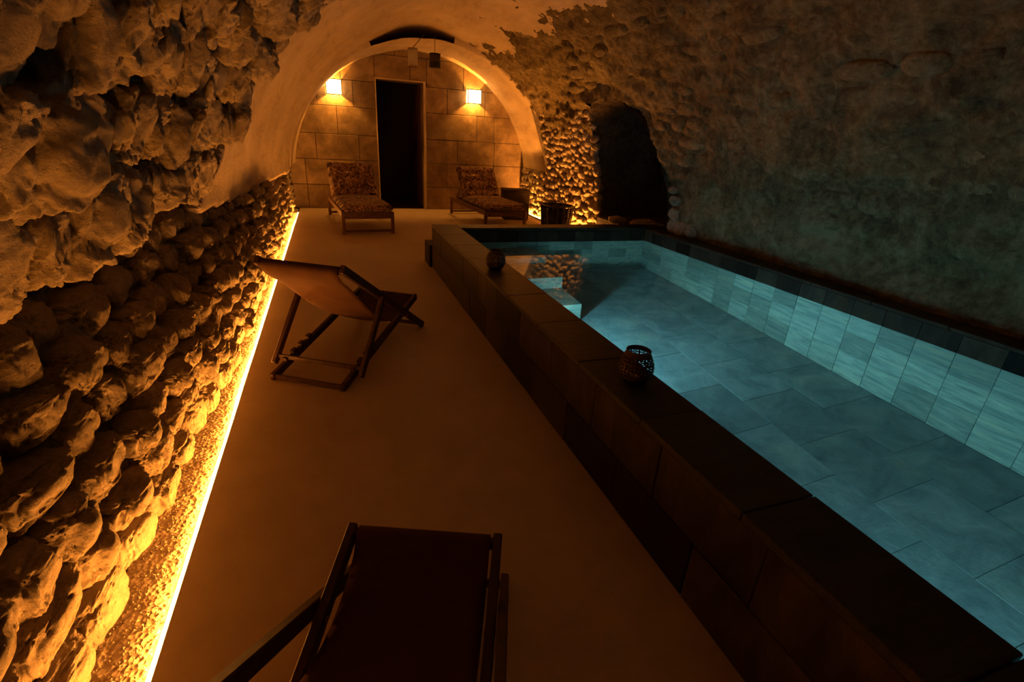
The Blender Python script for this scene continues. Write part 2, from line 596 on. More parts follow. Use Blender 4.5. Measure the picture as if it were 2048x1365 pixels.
f.box((DX1, Y_BACK - .004, 0), (DX1 + .02, YB + .34, DZ + .02))
f.box((DX0, Y_BACK - .004, DZ), (DX1, YB + .34, DZ + .02))
DOOR = struct(f.build('door_1', MAT['limestone']), 'tall dark doorway with pale stone reveal in the slab wall')
f = MB()
f.box((DX1 + .002, Y_BACK - .016, 0), (DX1 + .05, Y_BACK + .01, DZ + .03), .004)
f.box((DX0 - .022, Y_BACK - .012, 0), (DX0 - .002, Y_BACK + .01, DZ + .03), .004)
f.box((DX0 - .022, Y_BACK - .012, DZ + .004), (DX1 + .05, Y_BACK + .01, DZ + .03), .004)
f.build('door_frame', MAT['plaster'], DOOR)
f = MB()
f.box((DX1 - .045, YB + .30, .01), (DX1 - .003, YB + 1.12, DZ - .01), .003)
for z0, z1 in ((.15, .75), (.9, 1.5), (1.65, 2.2)):
    f.box((DX1 - .055, YB + .4, z0), (DX1 - .04, YB + 1.0, z1), .004)
leaf = f.build('door_leaf', MAT['wood_door'], DOOR)
f = MB()
f.tube([(DX1 - .045, YB + 1.05, 1.0), (DX1 - .1, YB + 1.05, 1.0), (DX1 - .1, YB + .93, 1.0)], .009, 8)
f.build('handle', MAT['black_metal'], leaf)

LV = [0, .45, .915, 1.37, 1.855, 2.305, 2.78, 3.05]
ROWS = [
    [[-.72, -.42, .40, DX0 - .02], [DX1 + .02, 2.62, 3.3, 4.15]],
    [[-.72, -.42, .50, DX0 - .02], [DX1 + .02, 2.30, 3.31, 4.15]],
    [[-.72, -.20, .58, DX0 - .02], [DX1 + .02, 2.52, 3.31, 4.12]],
    [[-.66, .21, DX0 - .02], [DX1 + .02, 2.92, 3.29, 4.0]],
    [[-.45, -.12, .52, DX0 - .02], [DX1 + .02, 2.30, 3.08, 3.85]],
    [[-.1, .32, DX0 - .02, 1.58, 1.895], [1.895, 2.62, 3.4]],
    [[.6, 1.3, 2.0, 2.7]],
]
pm = MB().box((-.5, 0, -.5), (.5, .045, .5), .0)
for ri, segs in enumerate(ROWS):
    for seg in segs:
        for a, b in zip(seg, seg[1:]):
            z0, z1 = LV[ri], LV[ri + 1]
            if ri == 5 and b > DX0 + .1 and a < DX1 + .01:
                z0 = DZ + .02
            g = .004
            o = MB().box((a + g, 0, z0 + g), (b - g, .05, z1 - g), .004).build('limestone_slab', MAT['limestone'], WALL_BACK)
            o.location = (0, Y_BACK - .004 * random.random(), 0)

# plastered arch ring in front of the back wall
def ring_point(th):
    return CX + 2.3 * cos(th), Z0 + (2.24 if 1 else 0) * sin(th)
f = MB()
nth, ny = 110, 22
vs, fs = [], []
YR = 9.1
ths = [-.02 + (pi - .07) * k / nth for k in range(nth + 1)]
for j in range(-4, ny + 1):
    for th in ths:
        if j < 0:
            e = (-j) / 4 * .32
            y = YR + .012 * noise.noise(Vector((cos(th) * 6, sin(th) * 6, j)))
        else:
            e = -.0
            y = YR + (Y_BACK + .02 - YR) * j / ny
        c, s = cos(th), sin(th)
        d = .012 * noise.fractal(Vector((c * 5, y * 2, s * 5)), .8, 2, 3)
        vs.append((CX + (2.3 + e + d) * c, y, Z0 + (2.24 + e + d) * s))
n = nth + 1
for j in range(ny + 4):
    for k in range(nth):
        a = j * n + k
        if j < 4 and .78 < CX + 2.3 * cos(ths[k]) + .08 * noise.noise(Vector((k * .6, 0, 2))) < 2.12:
            continue
        fs.append((a, a + n, a + n + 1, a + 1))
f.add(vs, fs)
RING = struct(f.build('trim_1', MAT['plaster'], None, True), 'smooth plastered arch in front of the slab wall')

# ------------------------------------------------------------------ stones
def stone_mesh(name, seed, sub, power=.72, amp=.22, fine=.05):
    bm = bmesh.new()
    bmesh.ops.create_icosphere(bm, subdivisions=sub, radius=1.0)
    o = Vector((seed * 13.7, seed * 5.1, seed * 9.3))
    for v in bm.verts:
        p = v.co.normalized()
        q = Vector([math.copysign(abs(c) ** power, c) for c in p])
        q = q * (1.0 / max(.8, q.length) * 1.08)
        d = amp * noise.noise(p * 1.3 + o) + amp * .6 * noise.noise(p * 2.9 + o) + fine * noise.fractal(p * 5 + o, .8, 2.1, 5 if sub > 4 else 3)
        if sub > 4:
            pit = noise.voronoi(p * 5.5 + o)[0][0]
            big = noise.noise(p * 2.1 - o)
            if big > -.15:
                d -= fine * 1.5 * max(0.0, .42 - pit) / .42
        v.co = q * (1 + d)
    me = bpy.data.meshes.new(name)
    bm.to_mesh(me)
    bm.free()
    me.shade_smooth()
    return me
PROTO_FINE = [stone_mesh('stone', i + 1, 6, .56, .22, .055) for i in range(8)]
PROTO = [stone_mesh('stone', i + 31, 5, .58, .22, .05) for i in range(8)]
PROTO_LOW = [stone_mesh('cobble', i + 61, 3, .85, .2, .05) for i in range(6)]
PROTO_RUB_F = [stone_mesh('rubble_stone', i + 91, 6, .62, .36, .075) for i in range(8)]
PROTO_RUB = [stone_mesh('rubble_stone', i + 121, 5, .64, .36, .07) for i in range(6)]
PROTO_BLK = [stone_mesh('stone_block', i + 151, 4, .38, .10, .035) for i in range(8)]

def place(name, me, mat, parent, loc, n, t, sizes, spin=0.0, tilt=.12):
    """loc: centre; n: inward normal; t: along the course; sizes: half depth, half length, half height"""
    if not me.materials:
        me.materials.append(mat)
    n = Vector(n).normalized()
    t = (Vector(t) - n * Vector(t).dot(n)).normalized()
    b = n.cross(t)
    R = Matrix((n, t, b)).transposed()
    fl = random.choice((0, pi))
    R = R @ Matrix.Rotation(fl + spin, 3, 'X')
    R = R @ Matrix.Rotation(random.uniform(-tilt, tilt), 3, 'Z') @ Matrix.Rotation(random.uniform(-tilt, tilt), 3, 'Y')
    o = bpy.data.objects.new(name, me)
    COL.objects.link(o)
    o.parent = parent
    o.matrix_world = Matrix.Translation(loc) @ R.to_4x4() @ Matrix.Diagonal((*sizes, 1))
    return o

# lower wall on the left: mortar core and courses of rounded stones
vs, fs = [], []
ny, nz = 330, 30
for j in range(ny + 1):
    y = Y_FRONT + (Y_BACK + .03 - Y_FRONT) * j / ny
    for k in range(nz + 6):
        if k <= nz:
            z = -.04 + (wl_top(y) - .02 + .04) * k / nz
            x = wl_x(y) - .055 - wl_lean(y, z)
        else:
            z = wl_top(y) - .02
            x = wl_x(y) - .055 - wl_lean(y, z) - .05 * (k - nz)
        d = .03 * noise.fractal(Vector((x * 3, y * 4, z * 4)), .8, 2, 4)
        vs.append((x + d, y, z + (d * .5 if k > nz else 0)))
for j in range(ny):
    for k in range(nz + 5):
        a = j * (nz + 6) + k
        fs.append((a, a + 1, a + nz + 7, a + nz + 6))
WALL_LEFT = struct(MB().add(vs, fs).build('wall_left', MAT['mortar'], None, True), 'low rubble wall of rounded tuff stones washed by the amber strip')

nrow = 7
cnt = 0
for r in range(nrow):
    y = -.1 + random.random() * .2
    while y < Y_BACK - .12:
        L = random.uniform(.19, .36) * (1.0 if y < 5 else 1.12)
        yc = y + L / 2
        hgt = wl_top(yc) / nrow
        zc = hgt * (r + .5) + random.uniform(-.022, .022) + (.035 * noise.noise(Vector((yc * 1.6, r * .35, 7))) if r else 0)
        hh = hgt * .5 * random.uniform(.82, 1.28)
        dep = random.uniform(.075, .115)
        if r == 0:
            dep *= .8
        xc = wl_x(yc) - dep + random.uniform(.012, .055) - wl_lean(yc, zc)
        pr = PROTO_FINE if yc < 3.4 else (PROTO if yc < 7 else PROTO_LOW)
        place('stone', random.choice(pr), MAT['stone'], WALL_LEFT, (xc, yc, zc), (1, 0, 0), (0, 1, 0), (dep, L * .52, hh), random.uniform(-.16, .16), .10)
        cnt += 1
        y += L * .98

# rubble of the near vault on the left
arc0 = 2.45
for row in range(14):
    th = pi - .235 - row * .105
    y = -.45 + random.random() * .15
    while True:
        L = random.uniform(.15, .34) * (.62 if y < 1.2 else 1.0)
        yc = y + L / 2
        x, z = vault_point(th, yc)
        if x > .55 or yc > plaster_edge(z) - .02 or z < .92:
            if yc > plaster_edge(z) - .02 or x > .55:
                break
        hgt = .105 * arc0
        thj = th + random.uniform(-.02, .02)
        x, z = vault_point(thj, yc)
        nrm = Vector((-cos(thj), 0, -sin(thj)))
        dep = random.uniform(.07, .13)
        push = random.uniform(-.06, .035)
        c = Vector((x, yc, z)) + nrm * (push - dep * .35)
        if random.random() > (.0 if yc < 1.6 else .07):
            pr = PROTO_RUB_F if yc < 3.2 else PROTO_RUB
            place('rubble_stone', random.choice(pr), MAT['rubble'], CEIL, c, nrm, (0, 1, 0), (dep, L * .54, hgt * random.uniform(.46, .62)), random.uniform(-.3, .3), .25)
        y += L * .97

# shallow courses of squared blocks showing through the right flank of the vault
for row in range(13):
    th = .13 + row * .083
    y = .3 + random.random() * .4
    while y < 7.3:
        L = random.uniform(.26, .52)
        yc = y + L / 2
        x, z = vault_point(th, yc)
        if not any(in_niche(yy, zz) for yy in (yc - L / 2 - .05, yc, yc + L / 2 + .05) for zz in (z - .12, z, z + .12)) and random.random() < .78:
            nrm = Vector((-cos(th), 0, -sin(th)))
            dep = .06
            c = Vector((x, yc, z)) + nrm * (-dep + random.uniform(.0, .028))
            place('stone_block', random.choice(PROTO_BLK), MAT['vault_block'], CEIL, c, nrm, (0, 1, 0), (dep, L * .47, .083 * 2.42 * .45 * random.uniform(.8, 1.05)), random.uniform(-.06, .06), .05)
        y += L

# pier of small cobbles between niche and plastered arch
vs, fs = [], []
ny, nz = 70, 40
for j in range(ny + 1):
    for k in range(nz + 1):
        y = NICHE[0][0] + .2 * sm(0, 1.5, 2 * k / nz) + (Y_BACK + .02 - NICHE[0][0] - .2 * sm(0, 1.5, 2 * k / nz)) * j / ny
        top = 2.05 if y < YR + .05 else .95
        z = -.03 + top * k / nz
        x = vault_point(math.asin(max(0, (z - Z0)) / 2.42), y)[0] - .012 + .08 * sm(1.5, 2.0, z)
        if y > YR:
            x = min(x, CX + 2.3 * sqrt(1 - (max(0, z - Z0) / 2.24) ** 2) - .005) if z > .62 else x
        d = .012 * noise.fractal(Vector((x * 5, y * 5, z * 5)), .8, 2, 3)
        vs.append((x + d, y, z))
for j in range(ny):
    for k in range(nz):
        a = j * (nz + 1) + k
        fs.append((a, a + 1, a + nz + 2, a + nz + 1))
PIER = struct(MB().add(vs, fs).build('wall_right', MAT['mortar'], None, True), 'pier of small round cobbles between the dark recess and the plastered arch')
def arris(z):
    pts = NICHE[:4]
    for (y1, z1), (y2, z2) in zip(pts, pts[1:]):
        if z <= z2:
            return y1 + (y2 - y1) * max(0, z - z1) / (z2 - z1)
    return pts[-1][0]
def cobbles(y0, y1, z1, parent, name, lim, h0=.115):
    n = 0
    z = .03
    r = 0
    while z < z1:
        h = h0
        y = (arris(z) if y0 < 8 else y0) + random.random() * .05 - .03
        while y < y1 - .04:
            L = random.uniform(.10, .19)
            yc = y + L / 2
            zz = z + random.uniform(-.04, .04)
            th = math.asin(max(0, zz - Z0) / 2.42)
            x = vault_point(th, yc)[0] - .012
            if n < lim:
                place(name, random.choice(PROTO_LOW), MAT['stone'], parent, (x + .004 + random.uniform(-.025, .012) + .06 * sm(1.4, 1.95, zz), yc, zz), (-cos(th), 0, -sin(th)), (0, 1, 0), (.07, L * .5, h * .52 * random.uniform(.8, 1.2)), random.uniform(-.5, .5), .25)
                n += 1
            y += L * .98
        z += h * .94
        r += 1
cobbles(7.08, YR + .05, 1.95, PIER, 'cobble', 290, .118)
cobbles(YR + .05, Y_BACK - .05, .92, RING, 'cobble', 120, .12)
# lumps at the foot of the recess's other jamb
for (y, z, s) in ((5.30, .56, .10), (5.33, .72, .08), (5.36, .88, .07), (5.42, 1.0, .06), (5.28, .68, .07), (5.15, .55, .12), (4.95, .56, .10)):
    place('stone', random.choice(PROTO), MAT['vault_block'], NICHE_O, (4.1, y, z), (-1, 0, 0), (0, 1, 0), (.07, s, s * .8), 0, .3)
for (x, y, z, sx, sy, sz) in ((4.02, 6.55, .44, .13, .1, .06), (4.3, 6.3, .44, .2, .12, .05), (4.3, 5.9, .43, .12, .1, .06)):
    place('stone', random.choice(PROTO), MAT['vault_block'], NICHE_O, (x, y, z), (0, 0, 1), (0, 1, 0), (sz, sy, sx), 0, .1)
MB().box((3.95, 5.78, 0), (5.2, 7.05, .42), .01).build('ledge', MAT['recess_masonry'], NICHE_O)

# gravel bed between the light strip and the wall
vs, fs = [], []
ny, nx = 420, 9
for j in range(ny + 1):
    y = Y_FRONT + (Y_BACK - Y_FRONT) * j / ny
    for k in range(nx + 1):
        x0 = wl_x(y) - .035
        x = x0 + (-.62 - x0) * k / nx
        z = -.02 + .008 * noise.noise(Vector((x * 40, y * 40, 0))) + .012 * (1 - k / nx)
        vs.append((x, y, z))
for j in range(ny):
    for k in range(nx):
        a = j * (nx + 1) + k
        fs.append((a, a + 1, a + nx + 2, a + nx + 1))
g = MB().add(vs, fs).build('gravel', MAT['gravel'], None, True)
g['kind'] = 'stuff'
g['label'] = 'narrow bed of fine gravel between the light strip and the rubble wall'
g['category'] = 'gravel'
pb = MB()
tet = [(0, 0, 1), (.94, 0, -.33), (-.47, .82, -.33), (-.47, -.82, -.33)]
for i in range(2600):
    y = .6 + 7 * random.random() ** 1.7
    x = random.uniform(wl_x(y) - .02, -.625)
    s = random.uniform(.003, .009)
    a = random.random() * 6.28
    pb.add([(x + s * (p[0] * cos(a) - p[1] * sin(a)), y + s * (p[0] * sin(a) + p[1] * cos(a)), -.012 + s * p[2] * .7) for p in tet], [(0, 1, 2), (0, 2, 3), (0, 3, 1), (1, 3, 2)])
pbo = pb.build('pebbles', MAT['gravel'], g)
pbo['kind'] = 'stuff'

# ------------------------------------------------------------------ pool
POOL = empty('swimming_pool', 'raised slate-tiled plunge pool along the vaulted side wall', 'swimming pool', (PX0, PY1, 0))
def pl(o):
    o.parent = POOL
    o.matrix_parent_inverse = Matrix.Translation((-PX0, -PY1, 0))
    return o
ZR, ZW, ZF = .511, .343, -1.06
b = MB()
t = .012
b.box((PX0 + t, PY0, -1.2), (PX1 - t, PY1 - t, ZR - .03))
b.box((PXR0 + t, PY0, -1.2), (PXR1 - .04, PY1 - t, ZR - .03))
b.box((PX1 - t, PYI1 + t, -1.2), (PXR0 + t, PY1 - t, ZR - .03))
b.box((PX1 - t, PY0, -1.2), (PXR0 + t, PYI0 - t, ZR - .03))
b.box((PX1 - t, PYI0 - t, -1.2), (PXR0 + t, PYI1 + t, ZF - t))
pl(b.build('basin', MAT['grout']))
def slab(name, lo, hi, mat, bev=.003, jit=0.0):
    o = MB().box(lo, hi, bev).build(name, mat)
    return pl(o)
g = .0022
# coping slabs
def cuts(a, b, first, stp):
    v = [a]
    x = first
    while x <= a + .05:
        x += stp
    while x < b - .05:
        v.append(x)
        x += stp
    v.append(b)
    return v
ys = cuts(PY0, PYI1, 4.08 - .54 * 10, .54)
for a, c in zip(ys, ys[1:]):
    h = random.uniform(-.0015, .0015)
    slab('coping_slab', (PX0 - .006, a + g, ZR - .03), (PX1 + .004, c - g, ZR + h), MAT['slate_coping'])
    slab('coping_slab', (PXR0 - .004, a + g, ZR - .045), (PXR1 - .03, c - g, ZR - .018 + h), MAT['slate_coping'])
xs = cuts(PX0 - .006, PXR1 + .06, PX1 + .0, .54)
for a, c in zip(xs, xs[1:]):
    slab('coping_slab', (a + g, PYI1, ZR - .03), (c - g, PY1 + .006, ZR), MAT['slate_coping'])
# outer facing tiles
for (z0, z1, first) in ((0, .241, .485), (.241, ZR - .03, .23)):
    v = cuts(PY0, PY1, first - 5 * .504, .504)
    for a, c in zip(v, v[1:]):
        e = random.uniform(0, .003)
        slab('facing_tile', (PX0 - e, a + g, z0 + g), (PX0 + .014, c - g, z1 - g), MAT['slate_dry'])
    v = cuts(PX0, PXR1, PX0 + .25 + (.25 if z0 else 0), .504)
    for a, c in zip(v, v[1:]):
        slab('facing_tile', (a + g, PY1 - .014, z0 + g), (c - g, PY1, z1 - g), MAT['slate_dry'])
# inner wall tiles
lev = [ZF, -.60, -.14, .336, ZR - .045]
for k, (z0, z1) in enumerate(zip(lev, lev[1:])):
    mt = MAT['slate_dry'] if k == 3 else MAT['slate_wet']
    v = cuts(PYI0, PYI1, 2.332 - .2535 * 20, .2535)
    for a, c in zip(v, v[1:]):
        e = random.uniform(0, .0025)
        slab('wall_tile', (PXR0 - e, a + .0013, z0 + .0013), (PXR0 + .012, c - .0013, z1 - .0013), mt, .0015)
    v = cuts(PX1, PXR0, PXR0 - .2535 * 20, .2535)
    for a, c in zip(v, v[1:]):
        e = random.uniform(0, .0025)
        slab('wall_tile', (a + .0013, PYI1 - e, z0 + .0013), (c - .0013, PYI1 + .012, z1 - .0013), mt, .0015)
    v = cuts(PYI0, PYI1, .51, 1.02)
    for a, c in zip(v, v[1:]):
        slab('side_tile', (PX1 - .012, a + .0013, z0 + .0013), (PX1, c - .0013, (z1 if k < 3 else ZR - .03) - .0013), MAT['slate_wet'], .0015)
    slab('side_tile', (PX1, PYI0 - .012, z0), (PXR0, PYI0, z1), MAT['slate_wet'], .0015)
# floor tiles, running bond
nx = 5
wx = (PXR0 - PX1) / nx
for i in range(nx):
    v = cuts(PYI0, PYI1, PYI0 + (.28 if i % 2 else .0), .53)
    for a, c in zip(v, v[1:]):
        e = random.uniform(-.001, .001)
        slab('floor_tile', (PX1 + wx * i + .0013, a + .0013, ZF - .012), (PX1 + wx * (i + 1) - .0013, c - .0013, ZF + e), MAT['slate_floor'], .0015)
# steps down into the water, and the outside step block at the far corner
for y0, zt in ((5.06, .03), (4.58, -.30), (4.10, -.65)):
    slab('step', (PX1, y0, ZF), (2.25, PYI1 - .001, zt), MAT['slate_wet'], .004)
slab('entry_step', (PX0 - .03, PY1 + .01, 0), (1.75, PY1 + .34, .265), MAT['slate_dry'], .004)
# underwater lamps in the near side wall
def pool_lamp(y, z, power):
    rim = MB().lathe([(.0, 0), (.10, 0), (.10, .02), (.085, .028), (.08, .02), (.0, .02)], 28)
    o = pl(rim.build('underwater_lamp', MAT['black_metal']))
    me = o.data
    me.transform(Matrix.Rotation(pi / 2, 4, 'Y'))
    o.location = (PX1, y, z)
    ln = MB().lathe([(.0, .021), (.08, .021), (.078, .024), (0, .026)], 28).mesh('lens')
    ln.transform(Matrix.Rotation(pi / 2, 4, 'Y'))
    link('lens', ln, MAT['pool_led'], o)
    L = bpy.data.lights.new('pool_light', 'AREA')
    L.shape = 'DISK'
    L.size = .15
    L.energy = power
    L.color = POOL_COLOR
    L.spread = math.radians(152)
    lo = bpy.data.objects.new('pool_light', L)
    COL.objects.link(lo)
    lo.location = (PX1 + .032, y, z)
    lo.rotation_euler = (0, -pi / 2, 0)
pool_lamp(3.4, -.5, POOL_POWER * 1.12)
pool_lamp(.6, -.5, POOL_POWER * .58)

wat = MB().box((PX1 - .004, PYI0 - .004, ZF - .006), (PXR0 + .004, PYI1 + .004, ZW)).build('water', MAT['water'])
wat['label'] = 'still clear teal-lit water filling the raised pool'
wat['category'] = 'water'
wat['kind'] = 'stuff'

# ------------------------------------------------------------------ light strips
def strip(name, label, x, y0, y1, mat, wob, side=1):
    b = MB()
    b.box((x - .009, y0, -.03), (x + .009, y1, -.013))
    prof = b.build(name, MAT['gravel'])
    prof.location.z = 0 if side > 0 else .012
    prof['label'] = label
    prof['category'] = 'light strip'
    if side < 0:
        MB().box((x - .016, y0, -.012), (x - .0125, y1, .016), .001).build('light_baffle', MAT['black_metal'], prof)  # upstand added to block the strip's light towards the cube table
    n = int((y1 - y0) / .12)
    vs, fs = [], []
    for j in range(n + 1):
        y = y0 + (y1 - y0) * j / n
        xx = x + wob * noise.noise(Vector((0, y * 1.1, 3)))
        vs += [(xx - .0075 * side, y, -.013), (xx - .0065 * side, y, -.002), (xx + .0065 * side, y, -.0025), (xx + .0075 * side, y, -.006)]
    for j in range(n):
        for k in range(3):
            a = j * 4 + k
            fs.append((a, a + 4, a + 5, a + 1) if side > 0 else (a, a + 1, a + 5, a + 4))
    MB().add(vs, fs).build('diffuser', mat, prof)
    return prof
strip('light_strip', 'long glowing amber light strip set in the floor along the rubble wall', -.605, -1.6, 10.05, MAT['led'], .012)
strip('light_strip', 'amber light strip at the foot of the cobbled pier behind the basket', 3.9, 7.15, 10.3, MAT['led_right'], .0, -1)

# ------------------------------------------------------------------ wall lamps
def sconce(label, x, z):
    r = empty('wall_lamp', label, 'wall lamp', (x, Y_BACK - .005, z), 0, 'wall lamps beside the doorway')
    w2, h2, d = .135, .125, .15
    MB().box((-.05, -.012, -.06), (.05, 0, .06), .003).build('backplate', MAT['brass'], r)
    s = MB()
    s.box((-w2, -d, -h2), (w2, -d + .002, h2))
    s.box((-w2, -d, -h2), (-w2 + .002, -.004, h2))
    s.box((w2 - .002, -d, -h2), (w2, -.004, h2))
    s.build('lamp_shade', MAT['shade'], r)
    fr = MB()
    for zz in (-h2, h2):
        fr.tube([(-w2, -.003, zz), (-w2, -d, zz), (w2, -d, zz), (w2, -.003, zz)], .007, 6)
    for xx in (-w2, w2):
        fr.tube([(xx, -d, -h2), (xx, -d, h2)], .007, 6)
    fr.build('frame', MAT['black_metal'], r)
    a = MB()
    a.tube([(0, -.01, .0), (0, -.075, .0), (0, -.075, .02)], .006, 8)
    a.lathe([(.0, .02), (.014, .02), (.014, .05), (0, .05)], 12)
    ar = a.build('bulb_holder', MAT['brass'], r)
    L = bpy.data.lights.new('sconce_light', 'POINT')
    L.energy = SCONCE_POWER
    L.color = SCONCE_COLOR
    L.shadow_soft_size = .022
    lo = bpy.data.objects.new('sconce_light', L)
    COL.objects.link(lo)
    lo.location = (x, Y_BACK - .095, z - .035)
    return r
sconce('square white fabric wall lamp over the lounger beside the rubble wall', .19, 2.165)
sconce('square white fabric wall lamp on the cobbled-pier side of the doorway', 2.82, 2.20)

# ------------------------------------------------------------------ deckchairs
def deckchair(label, loc, axis, sling_mat):
    rz = -math.atan2(axis[0], axis[1])
    r = empty('deckchair', label, 'deckchair', (loc[0], loc[1], 0), rz, 'wooden sling deckchairs')
    W = MAT['wood_dark']
    for s in (-1, 1):
        b = MB()
        b.beam((s * .24, -.02, .018), (s * .24, 1.14, .275), .03, .05)
        sl = Vector((0, 1.16, .257)).normalized()
        nn = Vector((0, -sl.z, sl.y))
        for k in range(4):                      # ratchet teeth of the support
            p = Vector((s * .24, .15 + k * .085, .058 + k * .019)) + nn * .026
            b.beam(p - sl * .03, p + sl * .014, .03, .04, b=.003)
        b.build('seat_rail', W, r)
        b = MB()
        b.beam((s * .272, 1.20, .012), (s * .274, .03, .762), .03, .052)
        b.build('back_rail', W, r)
        b = MB()
        b.beam((s * .302, .455, .475), (s * .306, .10, .055), .028, .046)
        b.build('support_leg', W, r)
        b = MB()
        b.tube([(s * .222, .852, .207), (s * .292, .852, .207)], .009, 10)
        b.build('pivot_bolt', MAT['brass'], r)
    b = MB(); b.beam((-.282, .045, .742), (.282, .045, .742), .03, .036, side=(0, 1, 0)); b.build('top_rail', W, r)
    b = MB(); b.beam((-.245, 1.115, .268), (.245, 1.115, .268), .028, .034, side=(0, 1, 0)); b.build('front_rail', W, r)
    b = MB(); b.beam((-.30, .135, .096), (.30, .135, .096), .016, .03, side=(0, 1, 0), b=.003); b.build('support_bar', W, r)
    b = MB(); b.beam((-.24, .0, .022), (.24, .0, .022), .018, .03, side=(0, 1, 0), b=.003); b.build('rear_stretcher', W, r)
    b = MB(); b.beam((-.272, 1.165, .034), (.272, 1.165, .034), .018, .03, side=(0, 1, 0), b=.003); b.build('front_stretcher', W, r)
    prof = [(.075, .72), (.055, .768), (.02, .768), (.012, .735), (.07, .668), (.13, .628), (.19, .583), (.29, .497), (.39, .41), (.50, .33), (.61, .256), (.70, .212), (.78, .186), (.86, .176), (.93, .182), (1.0, .2), (1.06, .235), (1.095, .29), (1.13, .292), (1.14, .26), (1.12, .246)]
    n = 12
    vs, fs = [], []
    for lay in (0, 1):
        for i, (y, z) in enumerate(prof):
            t = i / (len(prof) - 1)
            hw = .252 if t < .12 else .252 - .035 * sm(.12, .55, t)
            sag = .018 * sin(pi * min(1, max(0, (t - .15) / .7)))
            for k in range(n + 1):
                u = -1 + 2 * k / n
                zz = z - sag * (1 - u * u) - lay * .003
                vs.append((hw * u, y - lay * .002, zz))
    m_ = len(prof) * (n + 1)
    for i in range(len(prof) - 1):
        for k in range(n):
            a = i * (n + 1) + k
            fs.append((a, a + 1, a + n + 2, a + n + 1))
            fs.append((m_ + a, m_ + a + n + 1, m_ + a + n + 2, m_ + a + 1))
        for k in (0, n):
            a = i * (n + 1) + k
            q = (a, a + n + 1, m_ + a + n + 1, m_ + a)
            fs.append(q if k == 0 else q[::-1])
    MB().add(vs, fs).build('sling', sling_mat, r, True)
    return r
deckchair('wooden deckchair with sagging brown canvas, back to the light strip, mid floor', (-.226, 2.97), (.524, .852), MAT['sling'])
deckchair('dark wooden deckchair with shadowed maroon canvas, cut off by the photo bottom', (-.208, .203), (.366, .93), MAT['sling_dark'])

# ------------------------------------------------------------------ sun loungers
def cushion_mesh(name, L, w2, thick, rolls, seed):
    """a tufted pad lying along +y from 0 to L, its underside at z 0"""
    nx, ny = 14, int(L / .03)
    vs, fs = [], []
    for lay in (0, 1):
        for j in range(ny + 1):
            y = L * j / ny
            ey = min(1, min(y, L - y) / .05)
            for i in range(nx + 1):
                u = -1 + 2 * i / nx
                ex = min(1, (1 - abs(u)) / .14)
                e = sqrt(max(0, 1 - (1 - ex) ** 2)) * sqrt(max(0, 1 - (1 - ey) ** 2))
                puff = .72 + .28 * abs(sin(pi * rolls * y / L)) ** .6
                wav = .012 * noise.fractal(Vector((u * 2.4 + seed, y * 7, seed)), .8, 2, 3)
                z = thick * .45 + (thick * .62 * puff + wav) * e if lay else thick * .45 - thick * .45 * e
                yy = y + .012 * noise.noise(Vector((u * 3, y * 3, seed + lay)))
                vs.append((u * w2 + .012 * noise.noise(Vector((y * 6, seed, i))) * abs(u), yy, z))
    n = nx + 1
    m_ = n * (ny + 1)
    for j in range(ny):
        for i in range(nx):
            a = j * n + i
            fs.append((a, a + n, a + n + 1, a + 1))
            fs.append((m_ + a, m_ + a + 1, m_ + a + n + 1, m_ + a + n))
    for j in range(ny):
        a = j * n
        fs.append((a, m_ + a, m_ + a + n, a + n))
        a += nx
        fs.append((a, a + n, m_ + a + n, m_ + a))
    for i in range(nx):
        fs.append((i, i + 1, m_ + i + 1, m_ + i))
        a = ny * n + i
        fs.append((a, m_ + a, m_ + a + 1, a + 1))
    return MB().add(vs, fs).mesh(name, True)

def lounger(label, loc, rz):
    r = empty('sun_lounger', label, 'sun lounger', (*loc, 0), rz, 'sun loungers flanking the doorway')
    W = MAT['wood_lounger']
    w2 = .365
    for x in (-w2, w2):
        for y in (.03, 1.97):
            MB().beam((x, y, 0), (x, y, .335), .05, .045).build('leg', W, r)
        MB().beam((x, .055, .295), (x, 1.945, .295), .03, .085).build('side_rail', W, r)
    MB().beam((-w2 + .025, .03, .285), (w2 - .025, .03, .285), .03, .105, side=(0, 1, 0)).build('front_apron', W, r)
    MB().beam((-w2 + .025, 1.97, .285), (w2 - .025, 1.97, .285), .03, .085, side=(0, 1, 0)).build('rear_apron', W, r)
    for y in (.03, 1.97):
        MB().beam((-w2 + .025, y, .05), (w2 - .025, y, .05), .03, .035, side=(0, 1, 0)).build('stretcher', W, r)
    HY, BL, an = 1.26, .665, math.radians(50)
    for k in range(9):
        y = .12 + k * .125
        MB().box((-w2 + .016, y, .318), (w2 - .016, y + .075, .336), .003).build('slat', W, r)
    bf = MB()
    d = Vector((0, cos(an), sin(an)))
    nn = Vector((0, -sin(an), cos(an)))
    for x in (-w2 + .05, w2 - .05):
        bf.beam(Vector((x, HY, .325)), Vector((x, HY, .325)) + d * BL, .03, .03)
    for k in range(5):
        c = Vector((0, HY, .325)) + d * (.08 + k * .155)
        bf.beam(c - Vector((w2 - .06, 0, 0)), c + Vector((w2 - .06, 0, 0)), .06, .016, side=d)
    bf.build('backrest_frame', W, r)
    p = MB()
    for x in (-w2 + .08, w2 - .08):
        p.beam(Vector((x, HY, .325)) + d * .45, (x, 1.9, .30), .022, .03)
    p.build('backrest_prop', W, r)
    ms = cushion_mesh('seat_cushion', HY + .03, w2 + .02, .10, 5, 3.1)
    o = link('seat_cushion', ms, MAT['cushion'], r)
    o.location = (0, -.035, .338)
    mb = cushion_mesh('back_cushion', BL + .04, w2 + .02, .10, 4, 8.4)
    o = link('back_cushion', mb, MAT['cushion'], r)
    o.location = Vector((0, HY, .345)) + nn * .012
    o.rotation_euler = (an, 0, 0)
    return r
